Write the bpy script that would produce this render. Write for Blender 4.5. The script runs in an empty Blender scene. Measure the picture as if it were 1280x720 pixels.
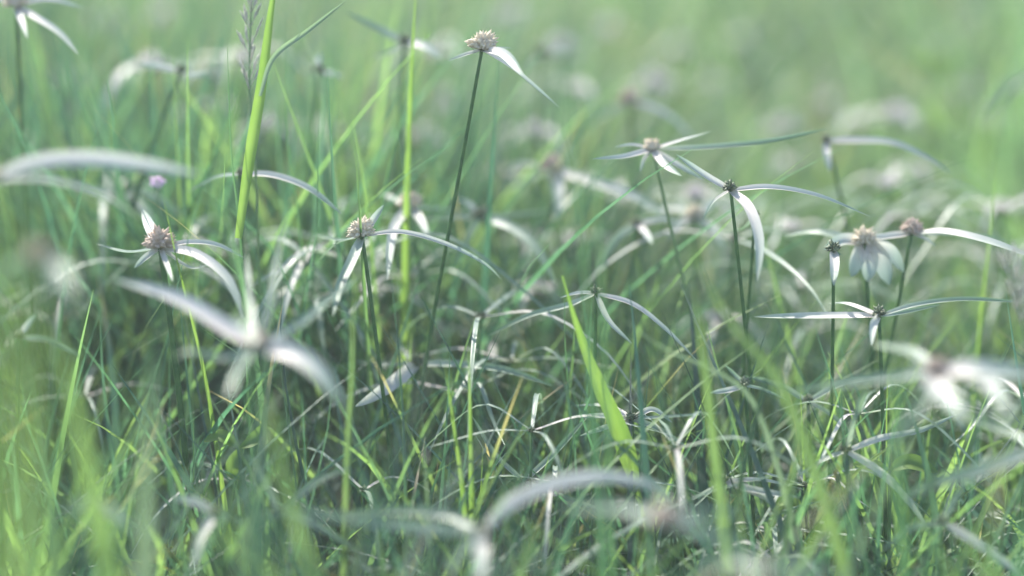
import bpy, math, random
import numpy as np
from mathutils import Vector, Matrix

R = math.radians
sc = bpy.context.scene
C = sc.collection
random.seed(11)
rng = np.random.default_rng(11)

# ------------------------------------------------------------------ camera
CAM_H, PITCH, LENS, FOCUS = 0.42, R(15.0), 85.0, 0.80
cam_d = bpy.data.cameras.new('camera')
cam = bpy.data.objects.new('camera', cam_d)
C.objects.link(cam)
cam.location = (0, 0, CAM_H)
cam.rotation_euler = (math.pi/2 - PITCH, 0, 0)
cam_d.lens = LENS
cam_d.sensor_width = 36
cam_d.clip_start = 0.02
cam_d.clip_end = 500
cam_d.dof.use_dof = True
cam_d.dof.focus_distance = FOCUS
cam_d.dof.aperture_fstop = 2.9
sc.camera = cam

# ------------------------------------------------------------------ light
SUN = Vector((-0.38, 0.72, 0.88)).normalized()
w = bpy.data.worlds.new('World')
sc.world = w
w.use_nodes = True
nt = w.node_tree
bg = nt.nodes['Background']
sky = nt.nodes.new('ShaderNodeTexSky')
sky.sky_type = 'NISHITA'
sky.sun_disc = False
sky.sun_elevation = math.asin(SUN.z)
sky.sun_rotation = math.atan2(SUN.x, SUN.y)
nt.links.new(sky.outputs[0], bg.inputs[0])
bg.inputs[1].default_value = 0.15
sd = bpy.data.lights.new('sun', 'SUN')
sd.energy = 4.8
sd.angle = R(0.6)
sd.color = (1.0, 0.93, 0.84)
so = bpy.data.objects.new('sun', sd)
so.rotation_euler = SUN.to_track_quat('Z', 'Y').to_euler()
so.location = (0, 0, 3)
C.objects.link(so)
vs = sc.view_settings
vs.view_transform = 'Standard'
vs.look = 'None'
vs.exposure = 1.45
vs.gamma = 1.0
vs.use_curve_mapping = False
sc.cycles.max_bounces = 8
sc.cycles.transmission_bounces = 5
sc.cycles.diffuse_bounces = 5
sc.cycles.volume_bounces = 1
sc.cycles.sample_clamp_indirect = 4.0
sc.cycles.use_denoising = True

# ------------------------------------------------------------------ pixel (of the 1280 wide photo) -> point
cp, sp = math.cos(PITCH), math.sin(PITCH)
FWD = Vector((0, cp, -sp)); UPV = Vector((0, sp, cp)); RGT = Vector((1, 0, 0))
KPX = 36.0/LENS/1280.0
def at(px, py, d):
    return Vector((0, 0, CAM_H)) + FWD*d + RGT*((px-640)*KPX*d) + UPV*((360-py)*KPX*d)
def mm(px, d):
    return px*KPX*d

# ------------------------------------------------------------------ materials
def mat(name, build):
    m = bpy.data.materials.new(name)
    m.use_nodes = True
    n = m.node_tree
    for x in list(n.nodes):
        n.nodes.remove(x)
    out = n.nodes.new('ShaderNodeOutputMaterial')
    build(n, out)
    return m

def leaf(name, col, col2, trans=0.42, rough=0.38, attr=False, ramp=None, tint=1.6, striae=90.0, tb=.68):
    """blade surface: base colour with veins along its length, light coming through it"""
    def b(n, out):
        L = n.links
        uv = n.nodes.new('ShaderNodeUVMap')
        sep = n.nodes.new('ShaderNodeSeparateXYZ'); L.new(uv.outputs[0], sep.inputs[0])
        # patchy variation along the blade
        geo = n.nodes.new('ShaderNodeNewGeometry')
        nz = n.nodes.new('ShaderNodeTexNoise'); nz.inputs['Scale'].default_value = 70
        nz.inputs['Detail'].default_value = 3
        L.new(geo.outputs['Position'], nz.inputs['Vector'])
        mix = n.nodes.new('ShaderNodeMix'); mix.data_type = 'RGBA'
        mix.inputs[6].default_value = (*col, 1); mix.inputs[7].default_value = (*col2, 1)
        mr = n.nodes.new('ShaderNodeMapRange'); mr.inputs[1].default_value = .35; mr.inputs[2].default_value = .65
        L.new(nz.outputs[0], mr.inputs[0]); L.new(mr.outputs[0], mix.inputs[0])
        c = mix.outputs[2]
        if ramp:
            cr = n.nodes.new('ShaderNodeValToRGB')
            while len(cr.color_ramp.elements) < len(ramp):
                cr.color_ramp.elements.new(.5)
            for e, (p, k) in zip(cr.color_ramp.elements, ramp):
                e.position = p; e.color = (*k, 1)
            ad = n.nodes.new('ShaderNodeMath'); ad.operation = 'MULTIPLY_ADD'
            ad.inputs[1].default_value = .5
            L.new(nz.outputs[0], ad.inputs[0]); L.new(sep.outputs[1], ad.inputs[2])
            sb = n.nodes.new('ShaderNodeMath'); sb.operation = 'SUBTRACT'; sb.inputs[1].default_value = .25
            L.new(ad.outputs[0], sb.inputs[0]); L.new(sb.outputs[0], cr.inputs[0])
            c = cr.outputs[0]
        if attr:
            at_ = n.nodes.new('ShaderNodeAttribute'); at_.attribute_name = 'tint'
            mu = n.nodes.new('ShaderNodeMix'); mu.data_type = 'RGBA'; mu.blend_type = 'MULTIPLY'
            mu.inputs[0].default_value = 1
            L.new(c, mu.inputs[6]); L.new(at_.outputs[0], mu.inputs[7]); c = mu.outputs[2]
        # veins across the width
        vs_ = n.nodes.new('ShaderNodeMath'); vs_.operation = 'MULTIPLY'; vs_.inputs[1].default_value = striae
        L.new(sep.outputs[0], vs_.inputs[0])
        si = n.nodes.new('ShaderNodeMath'); si.operation = 'SINE'; L.new(vs_.outputs[0], si.inputs[0])
        mr2 = n.nodes.new('ShaderNodeMapRange'); mr2.inputs[1].default_value = -1; mr2.inputs[3].default_value = .86; mr2.inputs[4].default_value = 1.1
        L.new(si.outputs[0], mr2.inputs[0])
        ve = n.nodes.new('ShaderNodeMix'); ve.data_type = 'RGBA'; ve.blend_type = 'MULTIPLY'; ve.inputs[0].default_value = 1
        L.new(c, ve.inputs[6]); L.new(mr2.outputs[0], ve.inputs[7]); c = ve.outputs[2]
        bp = n.nodes.new('ShaderNodeBump'); bp.inputs['Strength'].default_value = .35; bp.inputs['Distance'].default_value = .0001
        L.new(si.outputs[0], bp.inputs['Height'])
        pb = n.nodes.new('ShaderNodeBsdfPrincipled')
        pb.inputs['Roughness'].default_value = rough
        pb.inputs['IOR'].default_value = 1.5
        L.new(c, pb.inputs['Base Color']); L.new(bp.outputs[0], pb.inputs['Normal'])
        tr = n.nodes.new('ShaderNodeBsdfTranslucent')
        tm = n.nodes.new('ShaderNodeMix'); tm.data_type = 'RGBA'; tm.blend_type = 'MULTIPLY'; tm.inputs[0].default_value = 1
        L.new(c, tm.inputs[6]); tm.inputs[7].default_value = (tint*.97, tint*1.06, tint*tb, 1)
        L.new(tm.outputs[2], tr.inputs[0])
        ms = n.nodes.new('ShaderNodeMixShader'); ms.inputs[0].default_value = trans
        L.new(pb.outputs[0], ms.inputs[1]); L.new(tr.outputs[0], ms.inputs[2])
        L.new(ms.outputs[0], out.inputs[0])
    return mat(name, b)

def plain(name, c1, c2, scale, rough=.6, spec=.4, trans=0.0):
    def b(n, out):
        L = n.links
        geo = n.nodes.new('ShaderNodeTexCoord')
        nz = n.nodes.new('ShaderNodeTexNoise'); nz.inputs['Scale'].default_value = scale; nz.inputs['Detail'].default_value = 5
        L.new(geo.outputs['Object'], nz.inputs['Vector'])
        mr = n.nodes.new('ShaderNodeMapRange'); mr.inputs[1].default_value = .35; mr.inputs[2].default_value = .65
        L.new(nz.outputs[0], mr.inputs[0])
        mix = n.nodes.new('ShaderNodeMix'); mix.data_type = 'RGBA'
        mix.inputs[6].default_value = (*c1, 1); mix.inputs[7].default_value = (*c2, 1)
        L.new(mr.outputs[0], mix.inputs[0])
        pb = n.nodes.new('ShaderNodeBsdfPrincipled'); pb.inputs['Roughness'].default_value = rough
        pb.inputs['Specular IOR Level'].default_value = spec
        L.new(mix.outputs[2], pb.inputs['Base Color'])
        if trans:
            tr = n.nodes.new('ShaderNodeBsdfTranslucent'); L.new(mix.outputs[2], tr.inputs[0])
            ms = n.nodes.new('ShaderNodeMixShader'); ms.inputs[0].default_value = trans
            L.new(pb.outputs[0], ms.inputs[1]); L.new(tr.outputs[0], ms.inputs[2]); L.new(ms.outputs[0], out.inputs[0])
        else:
            L.new(pb.outputs[0], out.inputs[0])
    return mat(name, b)

M = {}
M['yellow_green'] = leaf('yellow_green_blade', (.13, .22, .055), (.18, .27, .075), .5, .42)
M['mid_green'] = leaf('mid_green_blade', (.06, .14, .075), (.085, .17, .09), .42, .36)
M['soft_green'] = leaf('soft_green_blade', (.12, .195, .075), (.155, .235, .095), .42, .42)
M['blue_green'] = leaf('blue_green_blade', (.14, .20, .155), (.18, .25, .19), .32, .28)
M['bract'] = leaf('bract_surface', (.5, .5, .45), (.4, .45, .38), .36, .42, tint=1.1, tb=.98,
                  ramp=[(0.0, (.62, .55, .52)), (.35, (.56, .54, .50)), (.70, (.38, .44, .38)), (1.0, (.24, .32, .24))])
M['bract_silver'] = leaf('silver_bract_surface', (.5, .5, .45), (.4, .45, .38), .36, .40, tint=1.1, tb=.98,
                  ramp=[(0.0, (.60, .55, .52)), (.6, (.56, .54, .52)), (.9, (.46, .48, .45)), (1.0, (.30, .36, .30))])
M['bract_green'] = leaf('green_bract_surface', (.5, .5, .45), (.4, .45, .38), .32, .34, tint=1.2, tb=.85,
                  ramp=[(0.0, (.42, .45, .38)), (.2, (.28, .35, .29)), (.5, (.19, .27, .20)), (1.0, (.15, .24, .15))])
M['field'] = leaf('field_blade', (.85, .9, .85), (1.1, 1.08, 1.1), .42, .36, attr=True)
M['stem'] = plain('stem_surface', (.04, .115, .04), (.09, .19, .06), 260, .5, .3, .2)
M['stem_pale'] = plain('pale_stem_surface', (.10, .19, .07), (.14, .23, .09), 260, .45)
M['head'] = plain('flower_head_surface', (.62, .54, .40), (.80, .74, .60), 900, .7, .2, .4)
M['head_brown'] = plain('brown_flower_head_surface', (.46, .36, .28), (.68, .58, .48), 800, .7, .2, .35)
M['bud'] = plain('bud_surface', (.035, .06, .03), (.16, .19, .10), 700, .6)
M['white'] = plain('white_flower', (.70, .65, .65), (.80, .76, .76), 500, .6, .3, .5)
M['pink'] = plain('pink_petal', (.60, .42, .60), (.70, .55, .68), 500, .6, .3, .3)
M['straw'] = plain('straw', (.34, .29, .18), (.46, .40, .27), 120, .7)
M['soil'] = plain('soil', (.035, .030, .018), (.07, .06, .035), 30, .9)

# ------------------------------------------------------------------ mesh helpers
class MB:
    def __init__(s): s.v = []; s.f = []; s.uv = []; s.mi = []
    def ribbon(s, pts, wid, nrm, fold=.25, n=None, prof=None, roll=0.0, twist=0.0, cols=4):
        """a blade along pts; wid = full width in metres; nrm = the way its face looks"""
        n = n or max(8, 5*len(pts))
        P = catmull(pts, n)
        b0 = len(s.v); k = cols+1
        for i, p in enumerate(P):
            t = i/(n-1)
            T = (P[min(i+1, n-1)] - P[max(i-1, 0)]).normalized()
            S = T.cross(nrm)
            if S.length < 1e-4: S = T.cross(Vector((0.3, -1, .2)))
            S.normalize()
            S = Matrix.Rotation(roll + twist*t, 3, T) @ S
            N = S.cross(T).normalized()
            wv = wid*prof(t)*.5
            for j in range(k):
                u = j/cols*2-1
                s.v.append(p + S*(u*wv) + N*(wv*fold*(abs(u)**1.4)*2 - wv*fold))
                s.uv.append((j/cols, t))
        for i in range(n-1):
            for j in range(cols):
                a = b0+i*k+j
                s.f.append((a, a+1, a+k+1, a+k))
    def tube(s, pts, r0, r1, n=None, seg=7):
        n = n or max(8, 5*len(pts))
        P = catmull(pts, n); b0 = len(s.v)
        ref = Vector((1, .2, 0))
        for i, p in enumerate(P):
            t = i/(n-1)
            T = (P[min(i+1, n-1)] - P[max(i-1, 0)]).normalized()
            A = T.cross(ref).normalized(); B = T.cross(A)
            r = r0+(r1-r0)*t
            for j in range(seg):
                a = 2*math.pi*j/seg
                rr = r*(1+.10*math.cos(3*a))
                s.v.append(p + A*(rr*math.cos(a)) + B*(rr*math.sin(a))); s.uv.append((j/seg, t))
        for i in range(n-1):
            for j in range(seg):
                a = b0+i*seg+j; c = b0+i*seg+(j+1) % seg
                s.f.append((a, c, c+seg, a+seg))
        s.f.append(tuple(b0+j for j in range(seg))[::-1]); s.f.append(tuple(b0+(n-1)*seg+j for j in range(seg)))
    def spike(s, o, d, ln, r, seg=5, prof=((0, .35), (.3, 1), (.65, .8), (1, .04))):
        d = d.normalized(); A = d.cross(Vector((.31, .2, .93))).normalized(); B = d.cross(A); b0 = len(s.v)
        for t, k in prof:
            for j in range(seg):
                a = 2*math.pi*j/seg
                s.v.append(o + d*(ln*t) + (A*math.cos(a)+B*math.sin(a))*(r*k)); s.uv.append((j/seg, t))
        for i in range(len(prof)-1):
            for j in range(seg):
                a = b0+i*seg+j; c = b0+i*seg+(j+1) % seg
                s.f.append((a, c, c+seg, a+seg))
        s.f.append(tuple(b0+(len(prof)-1)*seg+j for j in range(seg)))
    def build(s, name, m, parent=None, origin=Vector((0, 0, 0))):
        me = bpy.data.meshes.new(name)
        me.from_pydata([tuple(Vector(v)-origin) for v in s.v], [], s.f)
        me.materials.append(m)
        uvl = me.uv_layers.new(name='UVMap')
        li = np.empty(len(me.loops), dtype=np.int32); me.loops.foreach_get('vertex_index', li)
        uvl.data.foreach_set('uv', np.array(s.uv, dtype=np.float32)[li].ravel())
        me.polygons.foreach_set('use_smooth', [True]*len(me.polygons))
        o = bpy.data.objects.new(name, me); C.objects.link(o)
        if parent: o.parent = parent
        else: o.location = origin
        return o

def catmull(pts, n):
    pts = [Vector(p) for p in pts]
    if len(pts) == 2: return [pts[0].lerp(pts[1], i/(n-1)) for i in range(n)]
    # centripetal spline, sampled evenly along its length
    q = [pts[0]*2-pts[1]] + pts + [pts[-1]*2-pts[-2]]
    dense = []
    for k in range(len(pts)-1):
        a, b, c, d = q[k:k+4]
        t0 = 0.0; t1 = t0+max(1e-5, (b-a).length)**.5; t2 = t1+max(1e-5, (c-b).length)**.5; t3 = t2+max(1e-5, (d-c).length)**.5
        for i in range(16):
            t = t1+(t2-t1)*i/16
            A1 = a*((t1-t)/(t1-t0))+b*((t-t0)/(t1-t0)); A2 = b*((t2-t)/(t2-t1))+c*((t-t1)/(t2-t1)); A3 = c*((t3-t)/(t3-t2))+d*((t-t2)/(t3-t2))
            B1 = A1*((t2-t)/(t2-t0))+A2*((t-t0)/(t2-t0)); B2 = A2*((t3-t)/(t3-t1))+A3*((t-t1)/(t3-t1))
            dense.append(B1*((t2-t)/(t2-t1))+B2*((t-t1)/(t2-t1)))
    dense.append(pts[-1])
    cum = [0.0]
    for u, v in zip(dense, dense[1:]): cum.append(cum[-1]+(v-u).length)
    out = []; k = 0
    for i in range(n):
        x = cum[-1]*i/(n-1)
        while k < len(cum)-2 and cum[k+1] < x: k += 1
        f = (x-cum[k])/max(1e-9, cum[k+1]-cum[k])
        out.append(dense[k].lerp(dense[k+1], min(1, f)))
    return out

def p_bract(t): return min(1, .6+2.2*t) * max(0.03, (1-t**4.0))**.8
def p_blade(t): return min(1, .6+1.2*t) * max(0.02, 1-t**3.2)
def p_taper2(t): return max(.03, math.sin(math.pi*min(1, .08+t*.9))**.6)
def p_leaf(t): return max(.03, math.sin(math.pi*(.03+.95*t))**.8)
def p_fresh(t): return (.25 if t < .66 else .25+.75*min(1, (t-.66)/.07))*max(.08, 1-max(0, (t-.73)/.27)**1.2)
PROF = dict(fresh=p_fresh, bract=p_bract, blade=p_blade, both=p_taper2, leaf=p_leaf)

def tag(o, label=None, cat=None, group=None, kind=None):
    if label: o['label'] = label
    if cat: o['category'] = cat
    if group: o['group'] = group
    if kind: o['kind'] = kind
    return o
def empty(name, loc):
    o = bpy.data.objects.new(name, None); C.objects.link(o); o.location = loc; o.empty_display_size = .01
    return o

FACE = Vector((0, -.55, .83)).normalized()       # upper face of an arching bract
TOCAM = Vector((0, -1, .15)).normalized()        # face of an upright blade

def head_mesh(mb, c, axis, rad, n=46, spread=1.9, thick=.16, seed=0):
    """many pointed spikelets packed into a half ball on the stem's end"""
    rr = random.Random(seed)
    axis = axis.normalized(); A = axis.cross(Vector((.3, .9, .1))).normalized(); B = axis.cross(A)
    for i in range(n):
        f = (i+.5)/n
        th = spread*math.sqrt(f); ph = i*2.39996+rr.uniform(-.2, .2)
        d = axis*math.cos(th) + (A*math.cos(ph)+B*math.sin(ph))*math.sin(th)
        ln = rad*rr.uniform(.6, 1.05)*(1+.16*math.sin(ph*2+seed)+.1*math.sin(ph*3+th*4))
        mb.spike(c + d*rad*.12, d, ln, rad*thick*rr.uniform(.8, 1.2))
        if rr.random() < .5:          # fine pale stamens standing out of the spikelets
            d2 = (d + Vector((rr.uniform(-.3, .3), rr.uniform(-.3, .3), rr.uniform(-.1, .4)))).normalized()
            mb.spike(c + d*rad*.8, d2, rad*rr.uniform(.15, .4), rad*.03, seg=3)

def ground_base(p0, p1):
    d = (p1-p0)
    if d.z > -1e-4: d.z = -1e-4
    k = min(-p0.z/d.z, 12)
    q = p0 + d*k
    q.z = 0
    return q

def sedge(label, head, d, stem, bracts, kind='cream', rad=4.4, sr=.8, group='white star sedges in the grass', seed=None):
    """head = (px, py); stem = pixels the stem passes on its way down; bracts = (pixels, width mm, tip depth offset[, green])"""
    seed = seed if seed is not None else int(head[0]*7+head[1])
    rr = random.Random(seed)
    hc = at(head[0], head[1], d)
    sp_ = [hc]
    for s_ in stem:
        z_off = s_[2] if len(s_) > 2 else 0
        q = at(s_[0], s_[1], d + z_off)
        # keep the stem upright in space: same distance ahead as the head
        ray = (q - Vector((0, 0, CAM_H)))
        q = Vector((0, 0, CAM_H)) + ray*((hc.y + z_off)/ray.y)
        sp_.append(q)
    base = ground_base(sp_[-2], sp_[-1])
    # the stalk straightens up towards its root
    base.x = sp_[-1].x + (base.x-sp_[-1].x)*.8
    root = empty('sedge_plant', base)
    tag(root, label, 'sedge', group)
    zz = np.array([p.z for p in sp_]+[0.0]); wt = np.array([30.0]+[3.0]*(len(sp_)-1)+[.4])
    fx = np.polyfit(zz, [p.x for p in sp_]+[base.x], 2, w=wt); fy = np.polyfit(zz, [p.y for p in sp_]+[base.y], 1, w=wt)
    base = Vector((np.polyval(fx, 0), np.polyval(fy, 0), 0))
    root.location = base
    wv = rr.uniform(-1, 1)*.0012
    line = [Vector((np.polyval(fx, z)+wv*math.sin(z*40)*(1-z/hc.z), np.polyval(fy, z), z)) for z in np.linspace(0, hc.z, 9)[:-1]] + [hc]
    mb = MB(); mb.tube(line, sr*.0011, sr*.00078, n=30, seg=8)
    mb.build('stem', M['stem'] if kind != 'pale' else M['stem_pale'], root, base)
    axis = (hc-sp_[1]).normalized()
    r = rad*.001
    mb = MB()
    if kind == 'bud':
        head_mesh(mb, hc, axis, r, 30, 1.7, .2, seed)
    else:
        head_mesh(mb, hc + axis*r*.1, axis, r, 95, 1.85, .21, seed)
    fh = mb.build('flower_head', M['bud'] if kind == 'bud' else M['head_brown'] if kind == 'brown' else M['head'], root, base)
    if kind != 'bud':
        mb = MB(); head_mesh(mb, hc - axis*r*.12, axis, r*.42, 16, 2.2, .28, seed+1)
        mb.build('receptacle', M['bud'], fh, base)
    for b in bracts:
        pts, wd, dz = b[0], b[1], b[2]
        green = len(b) > 3 and b[3]
        P = [hc - axis*r*.25]
        for i, q in enumerate(pts):
            t = (i+1)/len(pts)
            P.append(at(q[0], q[1], d + dz*t))
        mb = MB()
        nr = (FACE + Vector((rr.uniform(-.25, .25), rr.uniform(-.3, .25), 0))).normalized()
        if len(b) > 4: nr = b[4]
        mb.ribbon(P, wd*.001, nr, fold=.28, n=26, prof=p_bract, twist=rr.uniform(-.5, .5))
        mb.build('bract', M['bract_silver'] if green == 2 else M['bract_green'] if green else M['bract'], root, base)
    return root

def blade(label, pts, d, wmm, m='yellow_green', dz=0.0, prof='blade', toground=True, face=None, name='grass_shoot', fold=.35, twist=.3, group=None, up=True):
    """pts from the TIP down in pixels; the blade then runs on to the ground"""
    P = []
    for i, q in enumerate(pts):
        dd = d + dz*i/max(1, len(pts)-1) + (q[2] if len(q) > 2 else 0)
        p = at(q[0], q[1], dd)
        P.append(p)
    if up and toground:
        y0 = P[0].y
        P = [Vector((0, 0, CAM_H)) + (p-Vector((0, 0, CAM_H)))*((y0+dz*i/max(1, len(P)-1))/p.y) for i, p in enumerate(P)]
    if toground:
        b = ground_base(P[-2], P[-1]); b.x = P[-1].x + (b.x-P[-1].x)*.6; b.y = P[-1].y + (b.y-P[-1].y)*.5
        P = P + [P[-1].lerp(b, .5), b]
    P = P[::-1]
    mb = MB()
    fc = face or (TOCAM + Vector((random.uniform(-.35, .35), 0, 0))).normalized()
    mb.ribbon(P, wmm*.001, fc, fold=fold, n=56, prof=PROF[prof], twist=twist*random.uniform(-1, 1))
    o = mb.build(name, M[m], None, P[0].copy())
    tag(o, label, 'grass blade', group)
    return o

# ------------------------------------------------------------------ ground
def ground():
    n = 60; S = 60.0
    xs = np.sign(np.linspace(-1, 1, n))*np.abs(np.linspace(-1, 1, n))**3*S
    V = []; F = []
    for y in xs:
        for x in xs:
            V.append((x, y+1, .004*math.sin(x*3)*math.cos(y*2.3)-.004))
    for j in range(n-1):
        for i in range(n-1):
            a = j*n+i; F.append((a, a+1, a+n+1, a+n))
    me = bpy.data.meshes.new('ground'); me.from_pydata(V, [], F); me.materials.append(M['soil'])
    o = bpy.data.objects.new('ground', me); C.objects.link(o); o['kind'] = 'structure'
ground()

def haze():
    v = [(x, y, z) for z in (-1.2, 1.1) for y in (-1.5, 14) for x in (-6, 6)]
    f = [(0, 2, 3, 1), (4, 5, 7, 6), (0, 1, 5, 4), (2, 6, 7, 3), (0, 4, 6, 2), (1, 3, 7, 5)]
    me = bpy.data.meshes.new('haze'); me.from_pydata(v, [], f)
    m = bpy.data.materials.new('haze_air'); m.use_nodes = True; n = m.node_tree; n.nodes.clear()
    out = n.nodes.new('ShaderNodeOutputMaterial'); pv = n.nodes.new('ShaderNodeVolumePrincipled')
    pv.inputs['Color'].default_value = (.93, .97, .95, 1); pv.inputs['Density'].default_value = HAZE
    pv.inputs['Anisotropy'].default_value = .3
    n.links.new(pv.outputs[0], out.inputs['Volume'])
    me.materials.append(m); o = bpy.data.objects.new('haze', me); C.objects.link(o); o['kind'] = 'stuff'
    o['label'] = 'thin pale morning haze hanging over the whole meadow'; o['category'] = 'haze'
HAZE = .028
haze()

# ------------------------------------------------------------------ the field of grass (uncountable)
def field(name, label, n, region, hrange, wrange, arch, tints, m, seed, seg=8, cull=None, cat='grass', twist=1.2, tipdroop=.25, clump=.5, patch=.3):
    g = np.random.default_rng(seed)
    x, y = region(g, n)
    if clump:
        k = max(1, n//14)
        ci = g.integers(0, n, k); idx = g.integers(0, k, n)
        use = g.random(n) < clump
        x = np.where(use, x[ci][idx] + g.normal(0, .012, n), x); y = np.where(use, y[ci][idx] + g.normal(0, .012, n), y)
    h = g.uniform(hrange[0], hrange[1], n) * (0.75+.5*g.random(n))
    # height swells in patches
    h *= 1 + .18*np.sin(x*9+1.3)*np.cos(y*7)
    if cull is not None:
        x, y, h = cull(x, y, h, g)
        n = len(x)
    az = g.uniform(0, 2*np.pi, n)
    ln = g.uniform(.02, .3, n); bd = g.uniform(arch[0], arch[1], n)
    t = np.linspace(0, 1, seg+1)[None, :]
    hor = h[:, None]*(ln[:, None]*t + bd[:, None]*t**2.2)
    ver = h[:, None]*(t - tipdroop*bd[:, None]*t**3.5)
    px = x[:, None]+np.cos(az)[:, None]*hor; py = y[:, None]+np.sin(az)[:, None]*hor; pz = ver
    wob = g.normal(0, .006, (n, 1))*np.sin(t*5+g.random((n, 1))*6)
    px = px - np.sin(az)[:, None]*wob; py = py + np.cos(az)[:, None]*wob
    wd = g.uniform(wrange[0], wrange[1], n)[:, None]*.0005*np.minimum(1, .6+1.4*t)*np.maximum(.03, 1-t**3)
    sa = az[:, None] + np.pi/2 + g.uniform(-.9, .9, (n, 1)) + g.uniform(-twist, twist, (n, 1))*t
    sx, sy = np.cos(sa), np.sin(sa)
    ln2 = (-sy, sx)
    V = np.zeros((n, seg+1, 3, 3), dtype=np.float32)
    for j, u in enumerate((-1, 0, 1)):
        off = (.0 if u == 0 else .35)*wd
        V[:, :, j, 0] = px + sx*wd*u + ln2[0]*off
        V[:, :, j, 1] = py + sy*wd*u + ln2[1]*off
        V[:, :, j, 2] = pz + (0 if u else -0.0)
    nv = (seg+1)*3
    a = (np.arange(seg)[:, None]*3 + np.arange(2)[None, :]).ravel()
    q = np.stack([a, a+1, a+4, a+3], 1)
    F = (q[None] + (np.arange(n)*nv)[:, None, None]).reshape(-1, 4)
    me = bpy.data.meshes.new(name)
    me.vertices.add(n*nv); me.vertices.foreach_set('co', V.ravel())
    me.loops.add(F.size); me.loops.foreach_set('vertex_index', F.ravel().astype(np.int32))
    me.polygons.add(len(F)); me.polygons.foreach_set('loop_start', np.arange(0, F.size, 4, dtype=np.int32))
    me.polygons.foreach_set('use_smooth', np.ones(len(F), dtype=bool))
    me.update()
    uvl = me.uv_layers.new(name='UVMap')
    uvv = np.zeros((n, seg+1, 3, 2), dtype=np.float32)
    uvv[..., 0] = np.array([0, .5, 1])[None, None, :]; uvv[..., 1] = t[..., None]
    uvl.data.foreach_set('uv', uvv.reshape(-1, 2)[F.ravel()].ravel())
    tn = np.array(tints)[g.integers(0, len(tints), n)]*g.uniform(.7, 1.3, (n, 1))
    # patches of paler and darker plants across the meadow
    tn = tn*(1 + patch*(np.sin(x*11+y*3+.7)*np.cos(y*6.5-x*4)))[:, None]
    # the lowest part of a blade is paler, the tip sometimes dry
    colr = np.ones((n, seg+1, 3, 4), dtype=np.float32)
    colr[..., :3] = tn[:, None, None, :]
    dry = (g.random(n) < .07)
    colr[dry, -2:, :, :3] = np.array([.36, .30, .17])
    ca = me.color_attributes.new('tint', 'FLOAT_COLOR', 'POINT'); ca.data.foreach_set('color', colr.ravel())
    me.materials.append(m)
    o = bpy.data.objects.new(name, me); C.objects.link(o)
    tag(o, label, cat, kind='stuff')
    return o

YG = [(.15, .24, .09), (.13, .22, .09), (.105, .18, .08), (.18, .27, .10)]
MG = [(.06, .14, .09), (.07, .15, .105), (.05, .115, .08), (.09, .175, .105)]
DG = [(.035, .09, .07), (.045, .11, .085), (.03, .075, .055), (.055, .12, .09)]
FG = [(.15, .235, .13), (.125, .21, .12), (.165, .25, .14), (.055, .12, .075), (.115, .19, .105)]
BG = [(.12, .20, .16), (.16, .24, .20), (.09, .165, .125), (.23, .29, .25), (.10, .18, .13)]

def wedge(y0, y1, pw=1.0, side=.20):
    def f(g, n):
        y = y0 + (y1-y0)*g.random(n)**pw
        x = (g.random(n)*2-1)*(.27*y + side)
        return x, y
    return f
def cam_row(y, z):                 # image row of a point
    d = y*cp + (CAM_H-z)*sp
    u = -y*sp*-1*0 + (y*sp*1.0) - (CAM_H-z)*cp
    return 360 - u/(KPX*d)
def cull_near(limit0, limit1, keep_tall=.05, lo=.45, hi=.85):
    """nothing tall between the lens and the plants that stand sharp; on the right fewer tall blades"""
    def f(x, y, h, g):
        row = cam_row(y, h)
        lim = np.interp(y, [lo, hi], [limit0, limit1])
        scale = np.where(row < lim, 0, 1)
        col = 640 + x/(KPX*(y*cp+.2*sp))
        keep = (scale == 1) | (g.random(len(x)) < keep_tall*np.interp(col, [0, 500, 1280], [2.0, 1.2, .5]))
        return x[keep], y[keep], h[keep]
    return f

def cull_left(x, y, h, g):
    """tall towards the left, lower towards the right"""
    col = 640 + x/(KPX*(y*cp+.2*sp))
    top = np.interp(col, [0, 520, 700, 900, 1280], [-60, -40, 120, 230, 260]) + g.uniform(0, 1, len(x))**1.7*330
    zmax = CAM_H - y*np.tan(PITCH - np.arctan((360-top)*KPX))
    h2 = np.minimum(np.clip(zmax, .06, .40), h*1.5)
    return x, y, h2

# near and focus zone
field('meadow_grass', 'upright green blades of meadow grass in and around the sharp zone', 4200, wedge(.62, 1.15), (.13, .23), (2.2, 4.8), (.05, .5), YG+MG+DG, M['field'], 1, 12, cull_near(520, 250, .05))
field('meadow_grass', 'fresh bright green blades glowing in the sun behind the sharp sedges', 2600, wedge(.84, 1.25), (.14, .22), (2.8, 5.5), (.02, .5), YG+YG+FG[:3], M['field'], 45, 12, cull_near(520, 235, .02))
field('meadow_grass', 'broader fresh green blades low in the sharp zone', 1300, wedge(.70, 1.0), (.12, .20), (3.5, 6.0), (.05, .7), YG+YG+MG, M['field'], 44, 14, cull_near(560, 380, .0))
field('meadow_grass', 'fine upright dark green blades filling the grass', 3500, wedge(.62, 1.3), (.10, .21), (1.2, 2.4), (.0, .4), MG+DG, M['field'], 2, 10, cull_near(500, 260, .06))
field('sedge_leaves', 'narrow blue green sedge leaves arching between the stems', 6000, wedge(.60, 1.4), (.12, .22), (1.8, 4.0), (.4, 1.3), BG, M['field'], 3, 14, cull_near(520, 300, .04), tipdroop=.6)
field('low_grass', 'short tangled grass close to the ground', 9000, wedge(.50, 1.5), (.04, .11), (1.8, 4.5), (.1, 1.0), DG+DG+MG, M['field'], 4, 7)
field('tall_grass', 'tall upright green blades standing just behind the sharp sedges', 8000, wedge(.93, 1.9, 1, .1), (.24, .32), (1.8, 4.4), (.02, .30), YG+MG+DG, M['field'], 23, 12, cull_left)
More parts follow.
